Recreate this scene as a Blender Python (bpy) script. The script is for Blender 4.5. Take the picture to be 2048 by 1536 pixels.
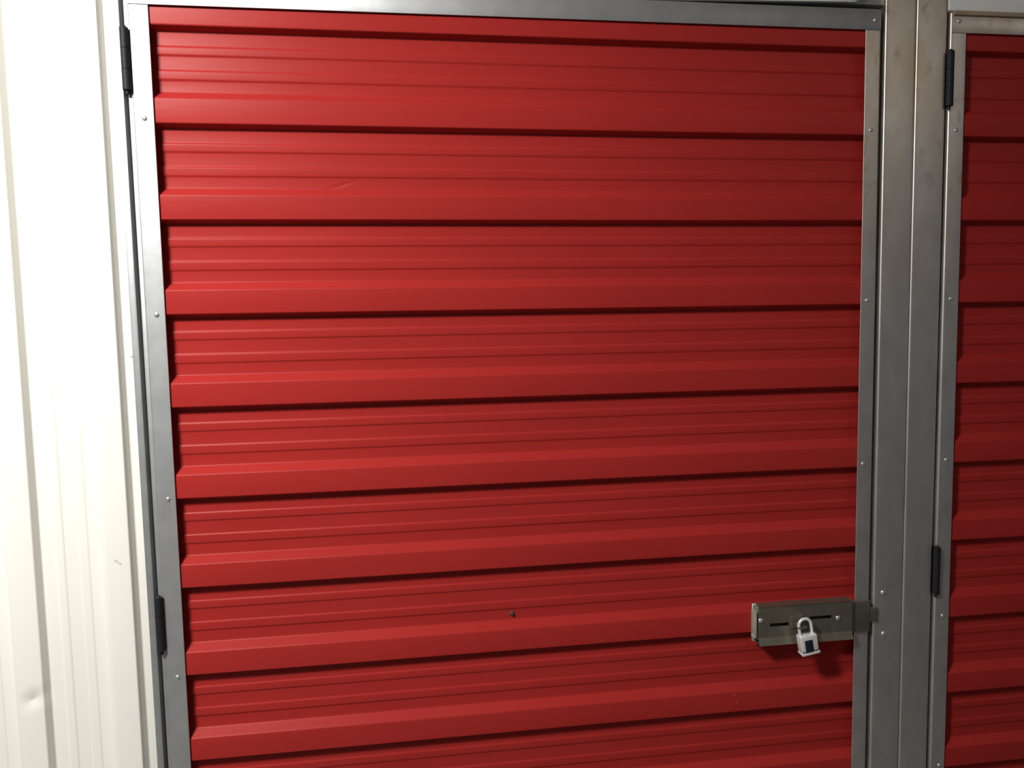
import bpy, bmesh, math, random
from mathutils import Vector, Matrix
random.seed(4)
for o in list(bpy.data.objects): bpy.data.objects.remove(o)
sc = bpy.context.scene
C = sc.collection
Z0 = 2.2                      # height of the door heads above the floor (local z = 0)

# ------------------------------------------------------------------ camera
yaw, pitch, roll = 0.12672, -0.0801, -0.01882
r0 = Vector((math.cos(yaw), -math.sin(yaw), 0)); f0 = Vector((math.sin(yaw), math.cos(yaw), 0)); zz = Vector((0, 0, 1))
fw = f0*math.cos(pitch) + zz*math.sin(pitch); up0 = -f0*math.sin(pitch) + zz*math.cos(pitch)
R_ = r0*math.cos(roll) + up0*math.sin(roll); U_ = -r0*math.sin(roll) + up0*math.cos(roll)
cam = bpy.data.objects.new('camera', bpy.data.cameras.new('camera')); C.objects.link(cam)
M = Matrix.Identity(4)
for i in range(3): M[i][0] = R_[i]; M[i][1] = U_[i]; M[i][2] = -fw[i]
M.translation = Vector((0.42757, -1.31207, -0.66977 + Z0))
cam.matrix_world = M
cam.data.sensor_width = 36; cam.data.lens = 1450/2048*36
cam.data.clip_start = 0.02
sc.camera = cam

# ------------------------------------------------------------------ world, lamps, exposure
w = bpy.data.worlds.new('world'); sc.world = w; w.use_nodes = True
w.node_tree.nodes['Background'].inputs[0].default_value = (0.78, 0.86, 1.0, 1)
w.node_tree.nodes['Background'].inputs[1].default_value = 0.10
def area(name, loc, sx, sy, energy, col, rot=(0, 0, 0)):
    l = bpy.data.lights.new(name, 'AREA'); l.shape = 'RECTANGLE'; l.size = sx; l.size_y = sy
    l.energy = energy; l.color = col
    o = bpy.data.objects.new(name, l); C.objects.link(o); o.location = loc; o.rotation_euler = rot
    return o
area('corridor_flood_light', (-0.60, -1.35, 0.42 + Z0), 0.60, 0.26, 70, (1.0, 0.985, 0.95), (math.radians(36), 0, math.radians(24)))
area('corridor_tube_light', (2.6, -2.0, 0.55 + Z0), 1.2, 0.25, 5.5, (1.0, 0.90, 0.80))
sc.view_settings.view_transform = 'Standard'; sc.view_settings.look = 'None'
sc.view_settings.gamma = 1; sc.view_settings.use_curve_mapping = False
sc.view_settings.exposure = 0.0

# ------------------------------------------------------------------ materials
def mat(name, col, rough=.5, metal=0., spec=.5, noise=None, bump=None, coat=0.):
    m = bpy.data.materials.new(name); m.use_nodes = True
    nt = m.node_tree; b = nt.nodes['Principled BSDF']
    b.inputs['Base Color'].default_value = (*col, 1); b.inputs['Roughness'].default_value = rough
    b.inputs['Metallic'].default_value = metal; b.inputs['Specular IOR Level'].default_value = spec
    b.inputs['Coat Weight'].default_value = coat
    N = nt.nodes.new; L = nt.links.new
    tc = N('ShaderNodeTexCoord')
    if noise:                                   # (scale, contrast, stretch vector)
        mp = N('ShaderNodeMapping'); mp.inputs['Scale'].default_value = noise[2]
        nz = N('ShaderNodeTexNoise'); nz.inputs['Scale'].default_value = noise[0]; nz.inputs['Detail'].default_value = 5
        L(tc.outputs['Object'], mp.inputs[0]); L(mp.outputs[0], nz.inputs['Vector'])
        rp = N('ShaderNodeMapRange'); rp.inputs[1].default_value = .3; rp.inputs[2].default_value = .7
        rp.inputs[3].default_value = 1-noise[1]; rp.inputs[4].default_value = 1+noise[1]
        L(nz.outputs[0], rp.inputs[0])
        vm = N('ShaderNodeVectorMath'); vm.operation = 'SCALE'; vm.name = 'tint'
        vm.inputs[0].default_value = col; L(rp.outputs[0], vm.inputs['Scale']); L(vm.outputs[0], b.inputs['Base Color'])
    if bump:                                    # (scale, strength, distance, stretch vector)
        mp = N('ShaderNodeMapping'); mp.inputs['Scale'].default_value = bump[3]
        nz = N('ShaderNodeTexNoise'); nz.inputs['Scale'].default_value = bump[0]; nz.inputs['Detail'].default_value = 3
        L(tc.outputs['Object'], mp.inputs[0]); L(mp.outputs[0], nz.inputs['Vector'])
        bp = N('ShaderNodeBump'); bp.name = 'bump'; bp.inputs['Strength'].default_value = bump[1]; bp.inputs['Distance'].default_value = bump[2]
        L(nz.outputs[0], bp.inputs['Height']); L(bp.outputs[0], b.inputs['Normal'])
    return m
def spot_mask(m, centre, radii, rot=0., power=1.):
    """0..1 blob around a point of the object's own surface"""
    nt = m.node_tree; N = nt.nodes.new; L = nt.links.new
    tc = N('ShaderNodeTexCoord'); mp = N('ShaderNodeMapping'); mp.vector_type = 'TEXTURE'
    mp.inputs['Location'].default_value = centre; mp.inputs['Rotation'].default_value = (0, rot, 0); mp.inputs['Scale'].default_value = radii
    g = N('ShaderNodeTexGradient'); g.gradient_type = 'QUADRATIC_SPHERE'
    L(tc.outputs['Object'], mp.inputs[0]); L(mp.outputs[0], g.inputs[0])
    return g.outputs[1]
def stain(m, mask, col, amount):
    nt = m.node_tree; b = nt.nodes['Principled BSDF']; N = nt.nodes.new; L = nt.links.new
    mx = N('ShaderNodeMix'); mx.data_type = 'RGBA'
    ma = N('ShaderNodeMath'); ma.operation = 'MULTIPLY'; ma.use_clamp = True; ma.inputs[1].default_value = amount
    L(mask, ma.inputs[0]); L(ma.outputs[0], mx.inputs[0])
    bc = b.inputs['Base Color']
    if bc.is_linked: L(bc.links[0].from_socket, mx.inputs[6])
    else: mx.inputs[6].default_value = bc.default_value[:]
    mx.inputs[7].default_value = (*col, 1)
    L(mx.outputs[2], bc)
def dent(m, mask, dist):
    nt = m.node_tree; b = nt.nodes['Principled BSDF']; N = nt.nodes.new; L = nt.links.new
    bp = N('ShaderNodeBump'); bp.inputs['Strength'].default_value = 1; bp.inputs['Distance'].default_value = dist
    L(mask, bp.inputs['Height'])
    if b.inputs['Normal'].is_linked: L(b.inputs['Normal'].links[0].from_socket, bp.inputs['Normal'])
    L(bp.outputs[0], b.inputs['Normal'])
def grime_and_sheen(m, col, zlo, zhi, amount, scale=14, lo=.3, hi=.65):
    """blotchy grime and painted-in reflection that thin out below zlo"""
    nt = m.node_tree; N = nt.nodes.new; L = nt.links.new
    tc = N('ShaderNodeTexCoord'); sx = N('ShaderNodeSeparateXYZ'); L(tc.outputs['Object'], sx.inputs[0])
    rp = N('ShaderNodeMapRange'); rp.inputs[1].default_value = zlo; rp.inputs[2].default_value = zhi; L(sx.outputs[2], rp.inputs[0])
    mp = N('ShaderNodeMapping'); mp.inputs['Scale'].default_value = (1, 1, .55)
    nz = N('ShaderNodeTexNoise'); nz.inputs['Scale'].default_value = scale; nz.inputs['Detail'].default_value = 6; nz.inputs['Roughness'].default_value = .6
    L(tc.outputs['Object'], mp.inputs[0]); L(mp.outputs[0], nz.inputs['Vector'])
    r2 = N('ShaderNodeMapRange'); r2.inputs[1].default_value = lo; r2.inputs[2].default_value = hi; L(nz.outputs[0], r2.inputs[0])
    ma = N('ShaderNodeMath'); ma.operation = 'MULTIPLY'; L(rp.outputs[0], ma.inputs[0]); L(r2.outputs[0], ma.inputs[1])
    stain(m, ma.outputs[0], col, amount)

RED = mat('red painted steel', (0.385, 0.027, 0.024), .36, 0, .09, noise=(2.2, .05, (1, 1, 3)), bump=(5, .35, .004, (.35, 1, 3.0)))
stain(RED, spot_mask(RED, (1.0255, 0, -1.404+Z0), (.003, .05, .004)), (.5, .25, .22), .8)
stain(RED, spot_mask(RED, (1.030, 0, -1.420+Z0), (.003, .05, .003)), (.5, .25, .22), .8)
dent(RED, spot_mask(RED, (.30, 0, -.418+Z0), (.045, .06, .006), -.28), -.0012)
CREAM = mat('cream painted steel', (0.88, 0.865, 0.80), .42, 0, .4, noise=(3, .02, (1, 1, 1)), bump=(4, .3, .003, (3, 1, .4)))
stain(CREAM, spot_mask(CREAM, (-.1035, 0, -1.064+Z0), (.008, .05, .003), .55), (.25, .25, .2), 1.0)
stain(CREAM, spot_mask(CREAM, (-.0975, 0, -1.069+Z0), (.006, .05, .003), .55), (.3, .3, .25), 1.0)
dent(CREAM, spot_mask(CREAM, (-.253, 0, -1.300+Z0), (.038, .06, .026), -.6), -.0045)
HEAD = mat('white painted header sheet', (0.84, 0.85, 0.84), .5, 0, .4, noise=(4, .04, (1, 1, 1)))
GALV = mat('galvanized steel', (0.46, 0.47, 0.475), .5, .75, .5, noise=(38, .07, (1, 1, .7)), bump=(60, .08, .002, (1, 1, 1)))
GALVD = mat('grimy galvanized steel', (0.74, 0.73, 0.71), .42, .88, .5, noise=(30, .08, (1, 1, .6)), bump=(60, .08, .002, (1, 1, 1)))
grime_and_sheen(GALVD, (.62, .50, .35), 1.45, 2.05, .8)  # brown grime, plus a warm reflection from above painted into the upper steel
grime_and_sheen(GALVD, (.26, .20, .12), 1.6, 2.05, .75, 34, .58, .72)
ZINC = mat('zinc plated latch steel', (0.27, 0.255, 0.205), .38, .75, .5, noise=(60, .12, (1, 1, 1)))
CHROME = mat('satin chrome', (0.93, 0.93, 0.92), .30, .3)
BLACK = mat('black enamel', (0.014, 0.014, 0.018), .6, 0, .3, noise=(80, .2, (1, 1, .3)))
DARKP = mat('dark blue black plastic', (0.012, 0.016, 0.030), .4)
RIVET = mat('aluminium rivet', (0.72, 0.72, 0.70), .32, .8, noise=(90, .1, (1, 1, 1)))
RUST = mat('rusty screw', (0.10, 0.055, 0.045), .6, .3, noise=(400, .3, (1, 1, 1)))
DARKR = mat('dark locker interior', (0.05, 0.05, 0.05), .9, noise=(5, .1, (1, 1, 1)))
CONC = mat('sealed concrete', (0.20, 0.195, 0.185), .5, noise=(6, .2, (1, 1, 1)))
CEIL = mat('corridor ceiling', (0.50, 0.485, 0.46), .9, noise=(3, .05, (1, 1, 1)))
OPP = mat('corridor wall paint', (0.36, 0.35, 0.34), .8, noise=(3, .05, (1, 1, 1)))

# ------------------------------------------------------------------ mesh helpers
def link(name, bm, m, parent=None, smooth=None, kind=None, label=None, category=None):
    me = bpy.data.meshes.new(name)
    bmesh.ops.recalc_face_normals(bm, faces=bm.faces[:])
    bm.to_mesh(me); bm.free()
    me.materials.append(m)
    if smooth is not None:
        me.shade_smooth(); me.set_sharp_from_angle(angle=math.radians(smooth))
    o = bpy.data.objects.new(name, me); C.objects.link(o)
    if parent: o.parent = parent
    if kind: o['kind'] = kind
    if label: o['label'] = label
    if category: o['category'] = category
    return o
def empty(name, label, category, kind=None, loc=(0, 0, 0)):
    o = bpy.data.objects.new(name, None); C.objects.link(o); o.location = loc; o.empty_display_size = .05
    o['label'] = label; o['category'] = category
    if kind: o['kind'] = kind
    return o
def box(bm, x0, x1, y0, y1, z0, z1, bev=0., seg=3):
    r = bmesh.ops.create_cube(bm, size=1)
    for v in r['verts']:
        v.co = Vector((x0 if v.co.x < 0 else x1, y0 if v.co.y < 0 else y1, z0 if v.co.z < 0 else z1))
    if bev:
        es = {e for v in r['verts'] for e in v.link_edges}
        bmesh.ops.bevel(bm, geom=list(es), offset=bev, segments=seg, affect='EDGES', profile=.5)
def cyl(bm, c, r, h, axis='z', seg=24, r2=None):
    rot = {'z': Matrix(), 'y': Matrix.Rotation(math.pi/2, 4, 'X'), 'x': Matrix.Rotation(math.pi/2, 4, 'Y')}[axis]
    bmesh.ops.create_cone(bm, cap_ends=True, segments=seg, radius1=r, radius2=r if r2 is None else r2, depth=h, matrix=Matrix.Translation(c) @ rot)
def dome(bm, x, z, y, r, h):
    """rivet head facing -y, its rim on the plane y"""
    rings = []
    for k in range(5):
        a = k/5*math.pi/2
        rings.append([bm.verts.new((x + r*math.cos(a)*math.cos(t*math.pi/8), y - h*math.sin(a), z + r*math.cos(a)*math.sin(t*math.pi/8))) for t in range(16)])
    top = bm.verts.new((x, y-h, z))
    for a, b in zip(rings, rings[1:]):
        for t in range(16): bm.faces.new((a[t], a[(t+1) % 16], b[(t+1) % 16], b[t]))
    for t in range(16): bm.faces.new((rings[-1][t], rings[-1][(t+1) % 16], top))
    bm.faces.new(rings[0][::-1])
def fillet(pts, r, seg=4):
    out = [pts[0]]
    for a, b, c in zip(pts, pts[1:], pts[2:]):
        a, b, c = Vector(a), Vector(b), Vector(c)
        d1 = (a-b); d2 = (c-b); rr = min(r, d1.length*.45, d2.length*.45)
        p = b + d1.normalized()*rr; q = b + d2.normalized()*rr
        for k in range(seg+1):
            t = k/seg; out.append(tuple((1-t)**2*p + 2*t*(1-t)*b + t*t*q))
    out.append(pts[-1]); return out
def rounded(pts, radii, seg=5):
    out = []; n = len(pts)
    for i in range(n):
        a, b, c = Vector(pts[i-1]), Vector(pts[i]), Vector(pts[(i+1) % n]); rr = radii[i]
        if rr <= 0: out.append(tuple(b)); continue
        d1 = (a-b).normalized(); d2 = (c-b).normalized()
        for k in range(seg+1):
            t = k/seg; p = b+d1*rr; q = b+d2*rr
            out.append(tuple((1-t)**2*p + 2*t*(1-t)*b + t*t*q))
    return out
def prism(bm, pts, z0, z1):
    lo = [bm.verts.new((x, y, z0)) for x, y in pts]; hi = [bm.verts.new((x, y, z1)) for x, y in pts]
    bm.faces.new(lo[::-1]); bm.faces.new(hi)
    for i in range(len(pts)): j = (i+1) % len(pts); bm.faces.new((lo[i], lo[j], hi[j], hi[i]))
def post(bm, x0, x1, yf, yb, z0, z1, r):
    prism(bm, rounded([(x0, yb), (x0, yf), (x1, yf), (x1, yb)], [0, r, r, 0]), z0, z1)
H = 0.0160                                     # rib height
def profile(s0, s1, P):
    """panel section as (s, depth): s runs away from the crest edge, depth 0 = crest, H = pan"""
    one = [(.0, 0), (.028, H), (.178, H), (.194, H-.0017), (.268, H-.0017), (.284, H), (.424, H), (.440, H-.0017), (.522, H-.0017), (.538, H), (.662, H), (.742, 0)]
    pts = []
    for k in range(int(math.floor(s0/P))-1, int(math.ceil(s1/P))+1):
        pts += [((k+a)*P, d) for a, d in one]
    pts = fillet(pts, .0022)
    return [p for p in pts if s0 <= p[0] <= s1]
def sheet(bm, prof, a0, a1, mapf, n=24, t=.0008):
    """closed thin sheet: section prof swept from a0 to a1; mapf(s, d, a) -> co"""
    for side in (0, 1):
        rows = [[bm.verts.new(mapf(s, d + side*t, a0 + (a1-a0)*i/n)) for s, d in prof] for i in range(n+1)]
        for r, q in zip(rows, rows[1:]):
            for j in range(len(prof)-1): bm.faces.new((r[j], r[j+1], q[j+1], q[j]))
        if side == 0: keep = rows
    A, B = keep, rows
    for i in range(n):
        bm.faces.new((A[i][0], A[i+1][0], B[i+1][0], B[i][0])); bm.faces.new((A[i][-1], A[i+1][-1], B[i+1][-1], B[i][-1]))
    for j in range(len(prof)-1):
        bm.faces.new((A[0][j], A[0][j+1], B[0][j+1], B[0][j])); bm.faces.new((A[-1][j], A[-1][j+1], B[-1][j+1], B[-1][j]))

FY = -.0035                                    # front face of the door frames (crests of the red panel lie at y = 0)
ZT = -.0925; ZB = -2.17                        # door head and foot
P = .16

# ------------------------------------------------------------------ door builder
def hinge(door, x, ztop, zbot):
    bm = bmesh.new(); n = 3; r = .0068; h = (ztop-zbot)/n
    for i in range(n):
        z = ztop - (i+.5)*h + Z0
        cyl(bm, (x, -.0075, z), r, h-.0012, 'z', 24)
    cyl(bm, (x, -.0075, (ztop+zbot)/2+Z0), r*.86, ztop-zbot-.002, 'z', 20)
    box(bm, x-.0012, x+.0004, -.006, .026, zbot+Z0+.002, ztop+Z0-.002)      # the two leaves folded into the gap
    box(bm, x+.0008, x+.0024, -.006, .026, zbot+Z0+.002, ztop+Z0-.002)
    hg = link('hinge', bm, BLACK, door, 40, label='black butt hinge')
    bm = bmesh.new()
    cyl(bm, (x, -.0075, ztop+Z0+.0015), .0048, .003, 'z', 20, .003)
    cyl(bm, (x, -.0075, zbot+Z0-.003), .0030, .006, 'z', 16)
    link('hinge_pin', bm, BLACK, hg, 40)
def door(name, xl, xr, label, rivets_left, rivets_right, rivets_top, hinges, m_l, m_r, m_t, fl=.0325, fr=.0305, lip=False, ro=.0030):
    """xl, xr: inner edges of the stiles"""
    d = empty(name, label, 'door', 'structure', ((xl+xr)/2, 0.01, 0.02))
    off = Vector(d.location)
    kids = []
    bm = bmesh.new()
    prof = profile(.10, -ZB-.006, P)
    W = xr-xl+.052; ph = random.uniform(0, 6)
    def mp(s, dd, a):
        wob = .0006*math.sin(a*5+ph+s*2.3)*min(1, max(0, (a-xl)/.15))*min(1, max(0, (xr-a)/.15))
        return (a, dd + wob*.6 + .0001, -s + Z0 + .0008*math.sin(a*3.1+ph)*math.sin(s*4))
    sheet(bm, prof, xl-.026, xr+.026, mp, 40)
    kids.append(link('corrugated_panel', bm, RED, None, 50, label='red ribbed steel door skin'))
    for side, x0, x1, m in (('l', xl-fl, xl, m_l), ('r', xr, xr+fr, m_r)):
        bm = bmesh.new()
        xo, xi = (x0, x1) if side == 'l' else (x1, x0)
        s = 1 if side == 'l' else -1; t = .0022
        pts = [(xi, FY), (xo, FY), (xo, .032), (xo+t*s, .032), (xo+t*s, FY+t), (xi, FY+t)]
        prism(bm, rounded(pts, [.0009, ro, 0, 0, max(ro-t, .0004), .0009]), ZB+Z0, ZT+Z0-.0005)
        kids.append(link('door_stile', bm, m, None, 40))
    for nm, za, zb in (('top_rail', -.1300, ZT), ('bottom_rail', ZB, ZB+.04)):
        bm = bmesh.new()
        box(bm, xl-fl+.001, xr+fr-.001, FY-.0016, FY-.0001, za+Z0, zb+Z0, .0006, 2)
        if nm == 'top_rail':
            box(bm, xl-fl+.003, xr+fr-.003, FY+.0004, .032, zb+Z0-.0024, zb+Z0-.0004, .0006, 2)
        kids.append(link(nm, bm, m_t, None, 40))
    if lip:
        bm = bmesh.new(); box(bm, xl-fl+.003, xr+fr-.003, FY-.006, FY-.0017, -.0985+Z0, ZT+Z0+.0015, .0009, 2)
        kids.append(link('drip_lip', bm, GALVD2, None, 40, label='brown stained folded lip'))
    for x, z in rivets_left+rivets_right:
        bm = bmesh.new(); dome(bm, x, z+Z0, FY - (.0016 if z > -.13 else 0)+.0001, .0043, .0024)
        kids.append(link('rivet', bm, RIVET, None, 60))
    bpy.context.view_layer.update()
    for k in kids: k.parent = d; k.matrix_parent_inverse = Matrix.Translation(-off)
    for h in hinges:
        hinge(d, *h)
        hg = [c for c in d.children if c.name.startswith('hinge')][-1]
    for c in d.children:
        if c.name.startswith('hinge'): c.matrix_parent_inverse = Matrix.Translation(-off)
    return d, off
GALVD2 = mat('brown stained steel', (0.42, 0.33, 0.24), .5, .6, noise=(20, .2, (.4, 1, 1)))

d1, off1 = door('door_1', 0.0, 1.275, 'wide red corrugated locker door in the middle with slide latch and padlock',
    [(-.0152, -.3134-.0), (-.0140, -.6400), (-.0128, -.9598), (-.0140, -1.2808), (-.014, -1.60), (-.014, -1.92)],
    [(1.2925, -.1125), (1.2890, -.3128), (1.2885, -.6337), (1.2870, -.9532), (1.288, -1.60), (1.288, -1.92)], [],
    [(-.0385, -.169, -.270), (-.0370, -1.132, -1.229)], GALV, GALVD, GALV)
d2, off2 = door('door_2', 1.4810, 2.756, 'red corrugated locker door cut off by the right edge',
    [(1.4640, -.1085), (1.4655, -.3101), (1.4648, -.6334), (1.4652, -.9527), (1.4675, -1.2732), (1.470, -1.592), (1.47, -1.91)],
    [(2.770, -.3128), (2.770, -.6337), (2.770, -.9532), (2.770, -1.2732)], [],
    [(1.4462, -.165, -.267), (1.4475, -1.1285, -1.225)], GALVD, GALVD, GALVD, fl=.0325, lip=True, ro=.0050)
bm = bmesh.new(); dome(bm, 1.6045, -.1055+Z0, FY-.0015, .0043, .0024)
r = link('rivet', bm, RIVET, d2, 60); r.matrix_parent_inverse = Matrix.Translation(-off2)
# the recessed ledge along the hinge side of the first door
bm = bmesh.new(); box(bm, -.0395, -.0310, -.0012, .030, ZB+Z0, ZT+Z0-.004, .0012, 2)
r = link('hinge_ledge', bm, GALV, d1, 40); r.matrix_parent_inverse = Matrix.Translation(-off1)
# rusty screw in the red skin
bm = bmesh.new(); dome(bm, .5886, -1.2145+Z0, H+.0004, .0052, .0035)
cyl(bm, (.5886, H-.0035, -1.2145+Z0), .0021, .003, 'y', 6)
r = link('screw', bm, RUST, d1, 50, label='dark rusty screw head'); r.matrix_parent_inverse = Matrix.Translation(-off1)

# ------------------------------------------------------------------ slide latch (part of door_1)
def lz(v): return v+Z0
bm = bmesh.new()
# hat section: flanges fold back from the raised face
YF = -.0205; T = .0018
xa, xb, zt, zb = 1.0650, 1.2590, -1.2203, -1.2968
fz0, fz1 = -1.2240, -1.2825                     # raised flat face between the folds
slots = [(1.0880, 1.1270, -1.2550, -1.2620), (1.1690, 1.2160, -1.2470, -1.2535)]
sz0 = -1.2460; sz1 = -1.2630
box(bm, xa, xb, YF, YF+T, lz(sz0), lz(fz0))
box(bm, xa, xb, YF, YF+T, lz(fz1), lz(sz1))
xs = xa
for a, b, t_, b_ in slots:
    box(bm, xs, a, YF, YF+T, lz(sz1), lz(sz0)); box(bm, a, b, YF, YF+T, lz(t_), lz(sz0)); box(bm, a, b, YF, YF+T, lz(sz1), lz(b_)); xs = b
box(bm, xs, xb, YF, YF+T, lz(sz1), lz(sz0))
def quadprism(p0, p1, t=.0018):                 # slanted strips between two (y, z) lines
    (y0, z0), (y1, z1) = p0, p1
    v = [bm.verts.new((x, y, lz(z))) for x in (xa, xb) for y, z in ((y0, z0), (y1, z1), (y1+t, z1), (y0+t, z0))]
    for f in ((0, 1, 5, 4), (1, 2, 6, 5), (2, 3, 7, 6), (3, 0, 4, 7), (0, 3, 2, 1), (4, 5, 6, 7)): bm.faces.new([v[i] for i in f])
quadprism((YF, fz0), (YF-.0022, zt)); quadprism((YF-.0022, zt), (-.0042, zt+.0012))
quadprism((YF, fz1), (YF-.0062, zb)); quadprism((YF-.0062, zb), (-.0042, zb+.0010))
latch = link('slide_latch', bm, ZINC, d1, 30, label='dull zinc slide latch body'); latch.matrix_parent_inverse = Matrix.Translation(-off1)
def lsub(name, bm, m, smooth=40, label=None): return link(name, bm, m, latch, smooth, label=label)
bm = bmesh.new()                                # back plate whose folded end shows at the left
box(bm, 1.0600, 1.2580, -.0030, -.0006, lz(-1.2960), lz(-1.2210), .0006, 1)
box(bm, 1.0585, 1.0640, -.0160, -.0006, lz(-1.2850), lz(-1.2310), .0012, 2)
box(bm, 1.0565, 1.0630, -.0150, -.0040, lz(-1.2860), lz(-1.2790), .0015, 2)
lsub('back_plate', bm, mat('bright zinc edge', (.62, .66, .55), .4, .5, noise=(60, .1, (1, 1, 1))), label='bright folded end plate')
bm = bmesh.new()                                # sliding bolt
box(bm, 1.0800, 1.3030, -.0110, -.0058, lz(-1.2900), lz(-1.2275), .0008, 2)
box(bm, 1.3000, 1.3215, -.0085, -.0058, lz(-1.2725), lz(-1.2435), .0008, 2)
lsub('sliding_bolt', bm, ZINC)
bm = bmesh.new()                                # keeper tab with the hole the shackle passes through
cx, cy, cz = 1.1395, -.0440, -1.2555
n = 20; lay = []
for z in (cz+.0009, cz-.0009):
    inner = [bm.verts.new((cx+.0045*math.cos(2*math.pi*i/n), cy+.0045*math.sin(2*math.pi*i/n), lz(z))) for i in range(n)]
    outer = []
    for i in range(n):
        c, s = math.cos(2*math.pi*i/n), math.sin(2*math.pi*i/n)
        k = 1/max(abs(c), abs(s)) if s > 0 else 1
        outer.append(bm.verts.new((cx+.0105*c*k, cy+(.0245 if s > 0 else .0100)*s*k if s > 0 else cy+.0100*s, lz(z))))
    lay.append((inner, outer))
for i in range(n):
    j = (i+1) % n
    for inner, outer in lay: bm.faces.new((inner[i], inner[j], outer[j], outer[i]))
    for q in (0, 1): bm.faces.new((lay[0][q][i], lay[0][q][j], lay[1][q][j], lay[1][q][i]))
box(bm, 1.1440, 1.1462, -.0380, -.0190, lz(-1.2530), lz(-1.2330), .0007, 2)
box(bm, 1.1280, 1.1460, -.0225, -.0190, lz(-1.2680), lz(-1.2420), .0008, 2)
lsub('locking_tab', bm, ZINC)
for x, z in ((1.0690, -1.2480), (1.2290, -1.2540)):
    bm = bmesh.new(); dome(bm, x, lz(z), YF+.0001, .0052, .0036); lsub('latch_rivet', bm, RIVET, 60)

# ------------------------------------------------------------------ padlock
pl = empty('padlock', 'small chrome padlock with black insert hanging from the slide latch', 'padlock', None, (1.1555, -.0440, lz(-1.3080)))
rot = Matrix.Rotation(math.radians(10), 4, 'Y')
# local frame: x right, z up, origin at the foot of the body, tilted so the foot swings right
def padpart(name, bm, m, smooth=40, label=None):
    o = link(name, bm, m, pl, smooth, label=label); return o
pl.rotation_euler = (0, math.radians(-9), 0)
bm = bmesh.new(); box(bm, -.0170, .0170, -.0100, .0085, .0068, .0385, .0022, 3)
padpart('lock_body', bm, CHROME, 35)
bm = bmesh.new(); box(bm, -.0100, .0060, -.0112, -.0096, .0060, .0300, .0010, 2)
box(bm, -.0160, .0165, -.0094, .0080, .0052, .0072)
padpart('front_insert', bm, DARKP, 35, 'dark blue-black insert')
bm = bmesh.new(); box(bm, -.0178, .0190, -.0104, .0088, -.0005, .0056, .0016, 3)
padpart('bottom_plate', bm, CHROME, 35)
bm = bmesh.new()                                # shackle: swept tube
path = [Vector((-.0125, 0, .034)), Vector((-.0125, 0, .046)), Vector((-.0125, 0, .056))]
path += [Vector((-.0125*math.cos(a), 0, .056+.0125*math.sin(a)*1.0)) for a in [math.pi*k/14 for k in range(1, 14)]]
path += [Vector((.0125, 0, .056)), Vector((.0125, 0, .046)), Vector((.0125, 0, .034))]
rings = []
for i, p in enumerate(path):
    t = (path[min(i+1, len(path)-1)]-path[max(i-1, 0)]).normalized(); nrm = Vector((0, 1, 0)); bi = t.cross(nrm)
    rings.append([bm.verts.new(p + .0030*(math.cos(2*math.pi*k/14)*nrm + math.sin(2*math.pi*k/14)*bi)) for k in range(14)])
for a, b in zip(rings, rings[1:]):
    for k in range(14): bm.faces.new((a[k], a[(k+1) % 14], b[(k+1) % 14], b[k]))
bm.faces.new(rings[0]); bm.faces.new(rings[-1][::-1])
padpart('shackle', bm, CHROME, 60)

# ------------------------------------------------------------------ posts, jamb, headers
def structure(name, bm, m, label, category, smooth=40):
    return link(name, bm, m, None, smooth, kind='structure', label=label, category=category)
ZTOP = .58
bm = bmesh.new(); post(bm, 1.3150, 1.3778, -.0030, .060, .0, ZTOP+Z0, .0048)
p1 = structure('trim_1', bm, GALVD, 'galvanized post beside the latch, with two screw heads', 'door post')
for x, z in ((1.3358, -1.2165), (1.3388, -1.3015)):
    bm = bmesh.new(); dome(bm, x, lz(z), -.0029, .0052, .0034); link('screw', bm, RIVET, p1, 60)
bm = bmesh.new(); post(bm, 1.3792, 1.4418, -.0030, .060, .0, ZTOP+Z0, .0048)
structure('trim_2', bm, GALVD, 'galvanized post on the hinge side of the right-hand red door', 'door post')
bm = bmesh.new(); box(bm, -.0575, -.0462, -.0020, .060, .0, ZTOP+Z0, .0010, 2)
structure('trim_3', bm, GALV, 'narrow galvanized jamb between cream wall and middle door', 'door jamb')
bm = bmesh.new(); box(bm, -.0790, -.0580, .0108, .040, .0, ZTOP+Z0, .0010, 2)
tr = structure('trim_4', bm, CREAM, 'narrow cream trim strip at the end of the corrugated wall', 'trim')
bm = bmesh.new(); dome(bm, -.0640, lz(-.7075), .0109, .0042, .0022); link('rivet', bm, CREAM, tr, 60)

# cream corrugated wall, same section stood upright
PW = .1555
bm = bmesh.new()
prof = profile(-1.30, .0052, PW)
sheet(bm, prof, 0.001, ZTOP+Z0, lambda s, dd, a: (-.0808 + s - .0045*(1-a/Z0)*0, dd-.0045, a), 30)
structure('wall_left', bm, CREAM, 'cream vertically ribbed steel wall left of the doors', 'wall', 50)
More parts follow.
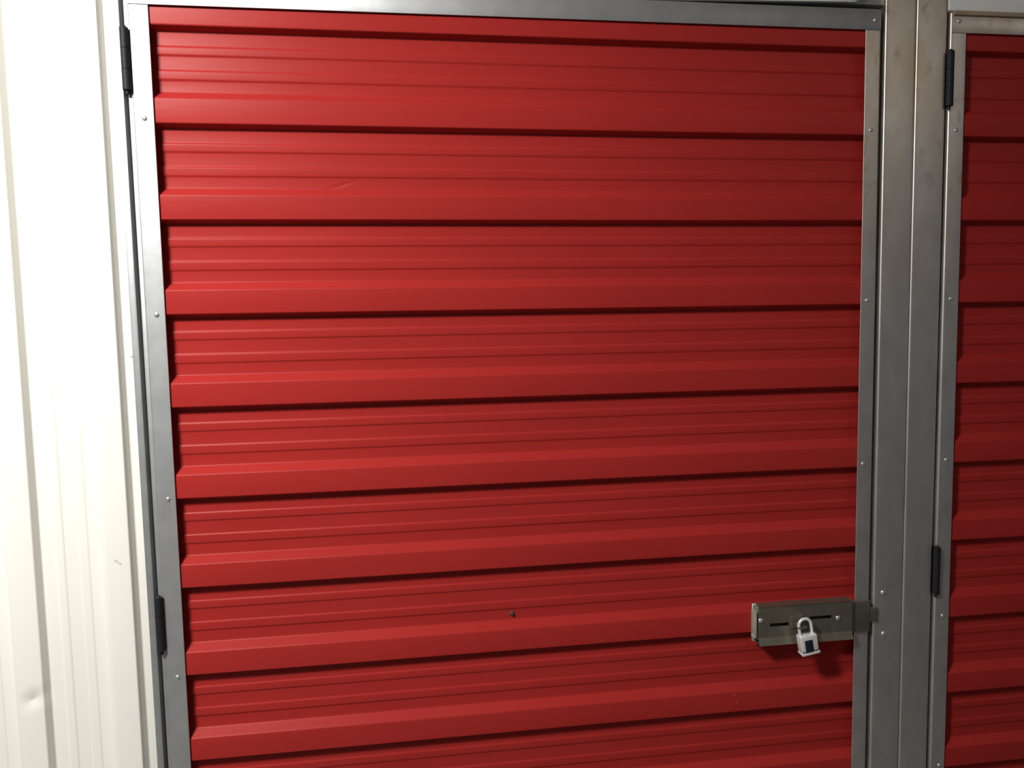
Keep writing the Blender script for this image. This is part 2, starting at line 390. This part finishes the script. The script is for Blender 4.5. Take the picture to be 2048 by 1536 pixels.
# header sheet above the middle door: its lower edge sags to the left and ends in a rounded corner
bm = bmesh.new()
pts = [(-.05, -.0995+.004), (.80, -.0925), (.92, -.0890), (1.05, -.0858), (1.16, -.0830), (1.235, -.0812)]
for k in range(7):
    a = -math.pi/2 + k/6*math.pi/2; pts.append((1.246+.022*math.cos(a), -.0592+.022*math.sin(a)))
pts += [(1.268, .55), (-.05, .55)]
f = [bm.verts.new((x, -.0090, lz(z))) for x, z in pts]; b = [bm.verts.new((x, .0010, lz(z))) for x, z in pts]
bm.faces.new(f); bm.faces.new(b[::-1])
for i in range(len(pts)): j = (i+1) % len(pts); bm.faces.new((f[i], f[j], b[j], b[i]))
bmesh.ops.recalc_face_normals(bm, faces=bm.faces[:])
fe = [e for e in bm.edges if all(abs(v.co.y+.0090) < 1e-5 for v in e.verts)]
bmesh.ops.bevel(bm, geom=fe, offset=.003, segments=3, affect='EDGES')
structure('wall_header', bm, HEAD, 'white sheet with rounded lower corner above the middle door', 'wall panel', 35)
bm = bmesh.new(); box(bm, -.045, 1.3170, .0040, .0300, lz(-.0810), lz(.55), .0010, 2)
structure('trim_5', bm, GALV, 'grey head rail behind the white sheet over the middle door', 'door head')
bm = bmesh.new(); box(bm, 1.4440, 2.90, -.0020, .0300, lz(-.0885), lz(.55), .0030, 3)
structure('wall_upper', bm, HEAD, 'pale grey sheet above the right-hand red door', 'wall panel')
# closed units behind
bm = bmesh.new(); box(bm, -1.4, 3.0, .062, .10, 0, ZTOP+Z0)
structure('wall_back', bm, DARKR, 'dark surface glimpsed through the gaps between door and posts', 'wall')
# corridor around the camera
bm = bmesh.new(); box(bm, -3.0, 4.5, -3.2, .10, -.05, 0)
structure('floor', bm, CONC, 'grey sealed concrete corridor floor', 'floor')
bm = bmesh.new(); box(bm, -3.0, 4.5, -3.2, .10, ZTOP+Z0, ZTOP+Z0+.05)
structure('ceiling', bm, CEIL, 'pale corridor ceiling', 'ceiling')
bm = bmesh.new(); box(bm, -3.0, 4.5, -3.25, -3.2, 0, ZTOP+Z0)
structure('wall_front', bm, OPP, 'grey wall across the corridor', 'wall')
bm = bmesh.new(); box(bm, 2.90, 4.5, .0, .06, 0, ZTOP+Z0)
structure('wall_right', bm, OPP, 'grey wall beyond the right-hand red door', 'wall')
